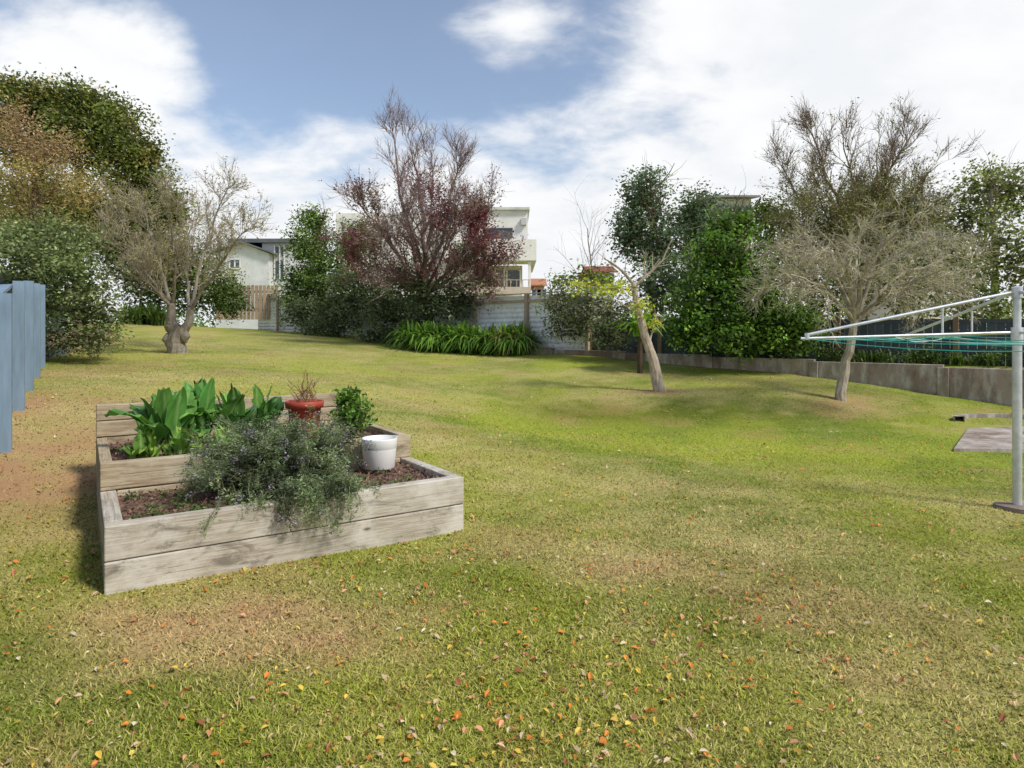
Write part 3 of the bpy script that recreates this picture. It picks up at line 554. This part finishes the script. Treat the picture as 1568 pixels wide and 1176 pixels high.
mb=MB();x=np.array([(5.75,8.5),(11.5,8.5),(11.5,10.5),(7.35,10.5)])
v=[(p[0],p[1],-.1) for p in x]+[(p[0],p[1],.045) for p in x];mb.add(v,[[4,5,6,7],[0,1,5,4],[1,2,6,5],[2,3,7,6],[3,0,4,7]],(.34,.28,.24));mb.obj('concrete_path',[CONC])
mb=MB();c0=np.array([8.1,10.75]);th=np.linspace(0,math.pi,16);vv=[]
for t in th:
    for r_,z_ in ((.5,-.1),(.5,.10),(.62,.10),(.62,-.1)): vv.append((c0[0]+math.cos(t)*r_*1.3,c0[1]+math.sin(t)*r_*.6,z_+.08))
f=[]
for i in range(15):
    for j in range(4): f.append([i*4+j,i*4+(j+1)%4,(i+1)*4+(j+1)%4,(i+1)*4+j])
mb.add(vv,f,(.22,.19,.17));mb.obj('concrete_drain_kerb',[CONC])
# ------------------------------------------------ clothesline
cx,cy=4.44,5.74
e=empty('rotary_clothesline')
mb=MB();GM=np.array([.66,.68,.72])
def tb(p0,p1,r0,r1=None,c=GM,sd=14,mat=0,K=2):
    r1=r0 if r1 is None else r1
    pp=np.stack([np.array(p0)+(np.array(p1)-np.array(p0))*t for t in np.linspace(0,1,K)])[None];tubes(mb,pp,np.linspace(r0,r1,K)[None],sd,np.array([c]),mat)
tb((cx,cy,-.1),(cx,cy,1.52),.036);tb((cx,cy,1.45),(cx,cy,1.60),.046);tb((cx,cy,1.52),(cx,cy,1.93),.030);tb((cx,cy,1.86),(cx,cy,1.95),.042);tb((cx,cy,1.95),(cx,cy,1.965),.042,.01)
tips=[];RR=1.85
for k in range(4):
    a=math.radians(176-90*k);dr=np.array([math.cos(a),math.sin(a),0]);c3=np.array([cx,cy,0])
    low=c3+[0,0,1.555];tp=c3+dr*RR+[0,0,1.50];tips.append(tp);tb(low+dr*.03,tp,.013);tb(c3+[0,0,1.91]+dr*.03,c3+dr*RR*.98+[0,0,1.53],.014)
    mid=c3+dr*RR*.34;tb(mid+[0,0,1.545],mid+[0,0,1.79],.009);tb(c3+dr*RR*.97+[0,0,1.49],c3+dr*RR*.97+[0,0,1.55],.02)
mb.obj('post_and_arms',[METAL],True,parent=e)
mb=MB()
for f_ in (.42,.56,.70,.84,.98):
    for k in range(4):
        c3=np.array([cx,cy,1.53]);A0=c3+(tips[k]-c3)*f_;A1=c3+(tips[(k+1)%4]-c3)*f_
        K=7;t=np.linspace(0,1,K);pp=A0+(A1-A0)*t[:,None];pp[:,2]-=.07*f_*4*t*(1-t)*rng.uniform(.2,1.6);tubes(mb,pp[None],np.full((1,K),.0035),5,np.array([[.05,.42,.36]] if f_ not in(.56,) else [[.7,.75,.72]]),0)
mb.obj('lines',[PAINT],parent=e)
mb=MB();th=np.arange(24)/24*6.283;rv=.17+.02*np.sin(th*3)
v=[(cx+math.cos(t)*r_,cy+math.sin(t)*r_,-.05) for t,r_ in zip(th,rv)]+[(cx+math.cos(t)*r_*.9,cy+math.sin(t)*r_*.9,.035) for t,r_ in zip(th,rv)]+[(cx,cy,.05)]
i=np.arange(24);j=(i+1)%24;mb.add(v,np.stack([i,j,j+24,i+24],1),(.33,.3,.26));mb.add(v,np.stack([i+24,j+24,0*i+48],1),(.33,.3,.26));mb.obj('footing',[CONC],parent=e)
# ------------------------------------------------ raised bed
bed=empty('raised_garden_bed',(PA[0],PA[1],0),math.atan2(U[1],U[0]))
def sleeper(nm,u0,v0,u1,v1,z0,z1,mat):
    lx,ly,lz=u1-u0,v1-v0,z1-z0;rot=ly>lx;L_,Wd=(ly,lx) if rot else (lx,ly)
    m=MB();m.box((-L_/2,-Wd/2,-lz/2),(L_/2,Wd/2,lz/2))
    o=m.obj(nm,[mat],bevel=.008,parent=bed);o.location=((u0+u1)/2,(v0+v1)/2,(z0+z1)/2)
    o.rotation_euler=(rng.normal(0,.003),rng.normal(0,.002),(math.pi/2 if rot else 0)+rng.normal(0,.002));return o
th=.1;L_=PL;g=.004
for i,(z0,z1) in enumerate(((-.04,.205),(.211,.42))):
    sleeper('front_board',0,0,L_,th,z0,z1,WOODG)
    sleeper('left_board',0,th+g,th,2.35-g,z0,z1,WOODG);sleeper('right_board',L_-th,th+g,L_,2.35-g,z0,z1,WOODG);sleeper('back_board',0,2.35,L_,2.45,z0,z1,WOODY)
sleeper('middle_board',th+g,.99,L_-th-g,1.08,.2,.42,WOODY)
sleeper('middle_board',0,.99,L_,1.08,.424,.62,WOODY)
sleeper('left_board',0,1.084,th*.8,2.346,.424,.62,WOODY);sleeper('right_board',L_-th*.8,1.084,L_,2.346,.424,.62,WOODY)
sleeper('back_board',0,2.35,L_,2.43,.424,.62,WOODY);sleeper('back_board',0,2.352,L_,2.432,.626,.765,WOODY);sleeper('back_board',0,2.35,L_,2.43,.771,.91,WOODY)
sleeper('corner_post',L_-.19,2.23,L_-.09,2.34,.45,.905,WOODY)
mb=MB()
for (u0,v0,u1,v1,z) in ((.1,.1,2.3,.99,.365),(.08,1.08,2.32,2.35,.55)):
    us=np.linspace(u0,u1,60);vs=np.linspace(v0,v1,30);UU,VV=np.meshgrid(us,vs);ZZ=z+(fbm(UU*9,VV*9,3,4)-.5)*.07
    id_=np.arange(1800).reshape(30,60);q=np.stack([id_[:-1,:-1],id_[:-1,1:],id_[1:,1:],id_[1:,:-1]],-1).reshape(-1,4)
    mb.add(np.stack([UU,VV,ZZ],-1).reshape(-1,3),q,(.15,.09,.065))
    n=1900;ps=np.stack([rng.uniform(u0,u1,n),rng.uniform(v0,v1,n),np.full(n,z+.025)],1);addleaves(mb,ps,np.full(n,.03),pcol([(.11,.06,.045),(.18,.11,.07),(.06,.035,.025)],n))
mb.obj('soil',[DIRT],parent=bed)
def bigleaves(mb,c,n,L,W,pal,spread=1.0):
    K,C=10,9;t=np.linspace(0,1,K);s=np.linspace(-1,1,C)
    for i in range(n):
        a=rng.uniform(0,6.283);out=rng.uniform(.10,.95)*spread;l=L*rng.uniform(.6,1.15);w=W*rng.uniform(.7,1.15)
        h=np.array([math.cos(a),math.sin(a),0]);sd=np.array([-h[1],h[0],0])
        x=l*out*t**1.15*.82;z=l*(1.20*t-(.12+.62*out)*t**2.6)
        prof=np.where(t<.3,.05,np.sin(np.clip((t-.3)/.7,0,1)**.75*math.pi)**.65);prof[-1]=.12
        pts=c[None]+np.array([rng.normal(0,.04),rng.normal(0,.04),0])+h[None]*x[:,None];pts[:,2]+=z
        ruf=rng.normal(0,1,(K,C))*.010+np.sin(t[:,None]*30+s[None]*3+i)*.020*np.abs(s)[None]
        v=pts[:,None]+sd*(w*.5*prof[:,None]*s[None])[...,None]+h*(ruf*.7*(prof>.1)[:,None])[...,None];v[...,2]+=ruf*(prof>.1)[:,None]
        v=v-h*(np.abs(s)[None]*w*.10*prof[:,None])[...,None]
        col=pcol(pal,1)*rng.uniform(.6,1.4);cc=np.broadcast_to(col,(K,C,3)).copy();cc*=rng.uniform(.8,1.2,(K,C,1));cc[:,C//2]=cc[:,C//2]*.5+np.array([.32,.45,.16])*.5;cc[t<.32]=(.36,.48,.17)
        id_=np.arange(K*C).reshape(K,C);q=np.stack([id_[:-1,:-1],id_[:-1,1:],id_[1:,1:],id_[1:,:-1]],-1).reshape(-1,4)
        mb.add(v.reshape(-1,3),q,cc.reshape(-1,3))
SB=[(.028,.095,.02),(.05,.135,.025),(.085,.18,.035)]
mb=MB()
for u_,v_,n_,l_ in ((.45,1.5,24,.56),(.72,1.62,24,.58),(1.0,1.66,22,.54),(1.28,1.8,18,.48),(.30,1.25,14,.24),(.58,1.22,12,.28),(.85,1.25,12,.26)): bigleaves(mb,uv(u_,v_,.54),n_,l_,.215*(l_/.6)**.5,SB if l_>.3 else [(.12,.20,.03),(.08,.16,.03)])
mb.obj('silverbeet_plants',[leafmat('silverbeet',.25,.33)],True)
# lavender / rosemary
mb=MB();n=700;K=8
off=rng.normal(0,.18,n);b_=uv(1.15,.55,.42)+off[:,None]*np.array([U[0],U[1],0])+rng.normal(0,.12,n)[:,None]*np.array([V[0],V[1],0])
du=rng.normal(0,.60,n);dv=rng.normal(-.05,.50,n);dz=rng.uniform(.4,1.8,n);ln=rng.uniform(.26,.62,n)
nf_=75;b_[:nf_]=uv(1.25,.22,.44)+rng.normal(0,.17,nf_)[:,None]*np.array([U[0],U[1],0]);du[:nf_]=rng.normal(0,.3,nf_);dv[:nf_]=-1;dz[:nf_]=rng.uniform(.2,.6,nf_);ln[:nf_]=rng.uniform(.22,.48,nf_)
dirs=norm(du[:,None]*np.array([U[0],U[1],0])+dv[:,None]*np.array([V[0],V[1],0])+dz[:,None]*np.array([0,0,1.]))
out=[b_];p=b_;d_=dirs;grav=np.full(n,-.20);grav[:nf_]=-.42
for k in range(K-1):
    d_=d_+rng.normal(0,.14,d_.shape);d_[:,2]+=grav*k/3;d_=norm(d_);p=p+d_*(ln/(K-1))[:,None];p[:,2]=np.where(inpl(p[:,0],p[:,1],0.02),np.maximum(p[:,2],.43),p[:,2]);out.append(p)
paths=np.stack(out,1);ue,ve=touv(paths[:,-1,0],paths[:,-1,1]);keep=(ue<1.72)&(ue>.45);paths=paths[keep];n=len(paths)
rads=np.linspace(.004,.0015,K)[None].repeat(n,0);tubes(mb,paths,rads,4,(.20,.19,.11))
s2,r2=grow(paths,rads,5,.25,.6,.14,.2,.1,K=4,rmin=.0015);tubes(mb,s2,r2,3,(.18,.20,.11))
pp=np.concatenate([paths[:,2:].reshape(-1,3),s2.reshape(-1,3)]);pp=np.repeat(pp,4,0);pp=pp+rng.normal(0,.013,pp.shape)
br=sstep(.3,.7,fbm(pp[:,0]*8,pp[:,2]*8+pp[:,1]*5,8,2))[:,None]
addleaves(mb,pp,np.full(len(pp),.028),pcol([(.10,.14,.065),(.155,.195,.10),(.07,.11,.04),(.21,.24,.14)],len(pp))*(.32+br*.95),asp=.3)
ti=paths[rng.random(n)<.35][:,-1];ti=np.repeat(ti,14,0)+rng.normal(0,.012,(len(ti)*14,3));addleaves(mb,ti,np.full(len(ti),.014),pcol([(.20,.16,.27),(.28,.24,.34)],len(ti)),asp=.8)
mb.obj('lavender_bush',VM)
mb=MB()
for _ in range(44):
    pc=uv(rng.uniform(.15,2.1),rng.uniform(.12,.3) if rng.random()<.6 else rng.uniform(.3,.9),.39);blob(mb,[(pc,np.array([.06,.05,.03]))],.02,2500,[(.08,.13,.03),(.14,.18,.07)],.03,ground=False)
mb.obj('groundcover_herbs',VM)
mb=MB();c0=uv(2.05,1.55,.78);blob(mb,[(c0,np.array([.17,.16,.2])),(c0+[-.03,0,.12],np.array([.13,.12,.13]))],.045,1500,[(.06,.14,.02),(.11,.20,.03),(.15,.25,.05)],.07,asp=.6,ground=False,ragged=.35,lo=.4)
st=np.stack([np.stack([uv(2.05,1.55,.54)+[rng.normal(0,.03),rng.normal(0,.03),0],c0+rng.normal(0,.09,3)]) for _ in range(12)]);tubes(mb,st,np.full((12,2),.006),5,(.15,.18,.06));mb.obj('capsicum_plant',VM)
def lathe(nm,prof,c,loc,mat,sd=48,parent=None):
    m=MB();K=len(prof);th=np.arange(sd)/sd*6.28318;v=[(r_*math.cos(t),r_*math.sin(t),z) for r_,z in prof for t in th]
    id_=np.arange(K*sd).reshape(K,sd);r_=np.roll(id_,-1,1);m.add(v,np.stack([id_[:-1],r_[:-1],r_[1:],id_[1:]],-1).reshape(-1,4),c);o=m.obj(nm,[mat],True,parent=parent);o.location=loc;return o
m,nt,b,o=newmat('white_ceramic');co=objco(nt);c=mixc(nt,mrange(nt,noise(nt,6,4,co),.5,.75,0,.25),(.74,.73,.71),(.6,.58,.53));nt.links.new(c,b.inputs['Base Color']);b.inputs['Roughness'].default_value=.4;WC_=m
w_=uv(2.02,.80,.395)
lathe('white_plant_pot',[(0,0),(.120,0),(.130,.012),(.143,.17),(.144,.178),(.147,.182),(.151,.250),(.150,.257),(.145,.261),(.139,.257),(.136,.235),(.0,.23)],(1,1,1),w_,WC_)
rp=empty('red_plant_pot',tuple(uv(1.64,1.70,.60)))
lathe('pot',[(0,-.05),(.12,-.05),(.125,.01),(.150,.25),(.170,.252),(.178,.31),(.172,.315),(.160,.31),(.155,.27),(0,.265)],(.42,.07,.04),(0,0,0),colmat('red_plastic',.45,9,.85,1.1,.05),parent=rp)
mb=MB();n=26;b_=rng.normal(0,.05,(n,3))*[1,1,0]+[0,0,.26];pth=np.stack([b_,b_+rng.normal(0,.03,(n,3))+[0,0,.09],b_+rng.normal(0,.06,(n,3))+[0,0,.22]],1);tubes(mb,pth,np.full((n,3),.0025),4,(.26,.15,.09))
s2,r2=grow(pth,np.full((n,3),.003),4,.3,.6,.07,.2,.2,K=3,rmin=.0015);tubes(mb,s2,r2,3,(.28,.17,.1));pp=s2.reshape(-1,3);addleaves(mb,pp,np.full(len(pp),.02),pcol([(.2,.17,.06),(.28,.14,.07)],len(pp)));mb.obj('dry_plant',VM,parent=rp)
# ------------------------------------------------ light / world
sd_=Vector((.74,-.46,.95)).normalized()
sl=bpy.data.lights.new('sun','SUN');sl.energy=3.6;sl.angle=math.radians(10);sl.color=(1,.95,.87)
so=bpy.data.objects.new('sun',sl);so.rotation_euler=(-sd_).to_track_quat('-Z','Y').to_euler();scene.collection.objects.link(so)
w=bpy.data.worlds.new('World');scene.world=w;w.use_nodes=True;nt=w.node_tree;nt.nodes.clear()
out=N(nt,'ShaderNodeOutputWorld');sky=N(nt,'ShaderNodeTexSky',sky_type='NISHITA');sky.sun_disc=False
sky.sun_elevation=math.asin(sd_.z);sky.sun_rotation=math.atan2(sd_.x,sd_.y);sky.air_density=1.0;sky.dust_density=.6;sky.ozone_density=1.6
bg=N(nt,'ShaderNodeBackground');bg.inputs[1].default_value=.15;nt.links.new(sky.outputs[0],bg.inputs[0])
tc=N(nt,'ShaderNodeTexCoord');sp=N(nt,'ShaderNodeSeparateXYZ');nt.links.new(tc.outputs['Generated'],sp.inputs[0])
def M_(op,a,b=None,c=None):
    n_=N(nt,'ShaderNodeMath',operation=op)
    for i,v in enumerate((a,b,c)):
        if v is None: continue
        if hasattr(v,'links'): nt.links.new(v,n_.inputs[i])
        else: n_.inputs[i].default_value=v
    return n_.outputs[0]
inv=M_('DIVIDE',1.0,M_('ADD',M_('MAXIMUM',sp.outputs[2],0.0),.45))
vs=N(nt,'ShaderNodeVectorMath',operation='SCALE');nt.links.new(tc.outputs['Generated'],vs.inputs[0]);nt.links.new(inv,vs.inputs[3])
mp=N(nt,'ShaderNodeMapping');mp.inputs['Scale'].default_value=(1,1.35,1);mp.inputs['Location'].default_value=(3.1,1.7,0);nt.links.new(vs.outputs[0],mp.inputs[0])
nz=noise(nt,3.6,9,mp.outputs[0],.56,.15)
f=M_('ADD',M_('MULTIPLY',nz,.95),mrange(nt,sp.outputs[2],.06,.38,.48,-.05));f=M_('ADD',f,mrange(nt,sp.outputs[0],.15,.6,0,.10))
for px,py,rad,amt in ((210,80,.12,.26),(60,30,.11,.20),(1050,40,.28,.20),(1400,60,.45,.32),(1520,180,.35,.30),(790,45,.12,.20),(560,0,.09,.16),(640,100,.05,.12),(330,40,.14,-.12),(430,90,.20,-.08),(1130,165,.12,-.10)):
    dv=norm(np.array([(px-784)/F,1,(HZ-py)/F]));ds=N(nt,'ShaderNodeVectorMath',operation='DISTANCE');nt.links.new(tc.outputs['Generated'],ds.inputs[0]);ds.inputs[1].default_value=tuple(dv)
    f=M_('ADD',f,mrange(nt,ds.outputs['Value'],0,rad,amt,0))
mask=mrange(nt,f,.46,.74,.12,1)
bg2=N(nt,'ShaderNodeBackground');cc=mixc(nt,mrange(nt,nz,.35,.65),(.84,.86,.89),(.94,.95,.965));nt.links.new(cc,bg2.inputs[0]);bg2.inputs[1].default_value=1.06
mx=N(nt,'ShaderNodeMixShader');nt.links.new(mask,mx.inputs[0]);nt.links.new(bg.outputs[0],mx.inputs[1]);nt.links.new(bg2.outputs[0],mx.inputs[2]);nt.links.new(mx.outputs[0],out.inputs[0])
cam=bpy.data.cameras.new('camera');co_=bpy.data.objects.new('camera',cam);scene.collection.objects.link(co_);scene.camera=co_
cam.sensor_width=36;cam.lens=F/1568*36;cam.shift_y=-78/1568;cam.clip_end=3000;co_.location=(0,0,CH);co_.rotation_euler=(math.pi/2,0,0)
scene.view_settings.view_transform='Standard'
try: scene.view_settings.look='None'
except: pass
scene.view_settings.exposure=0
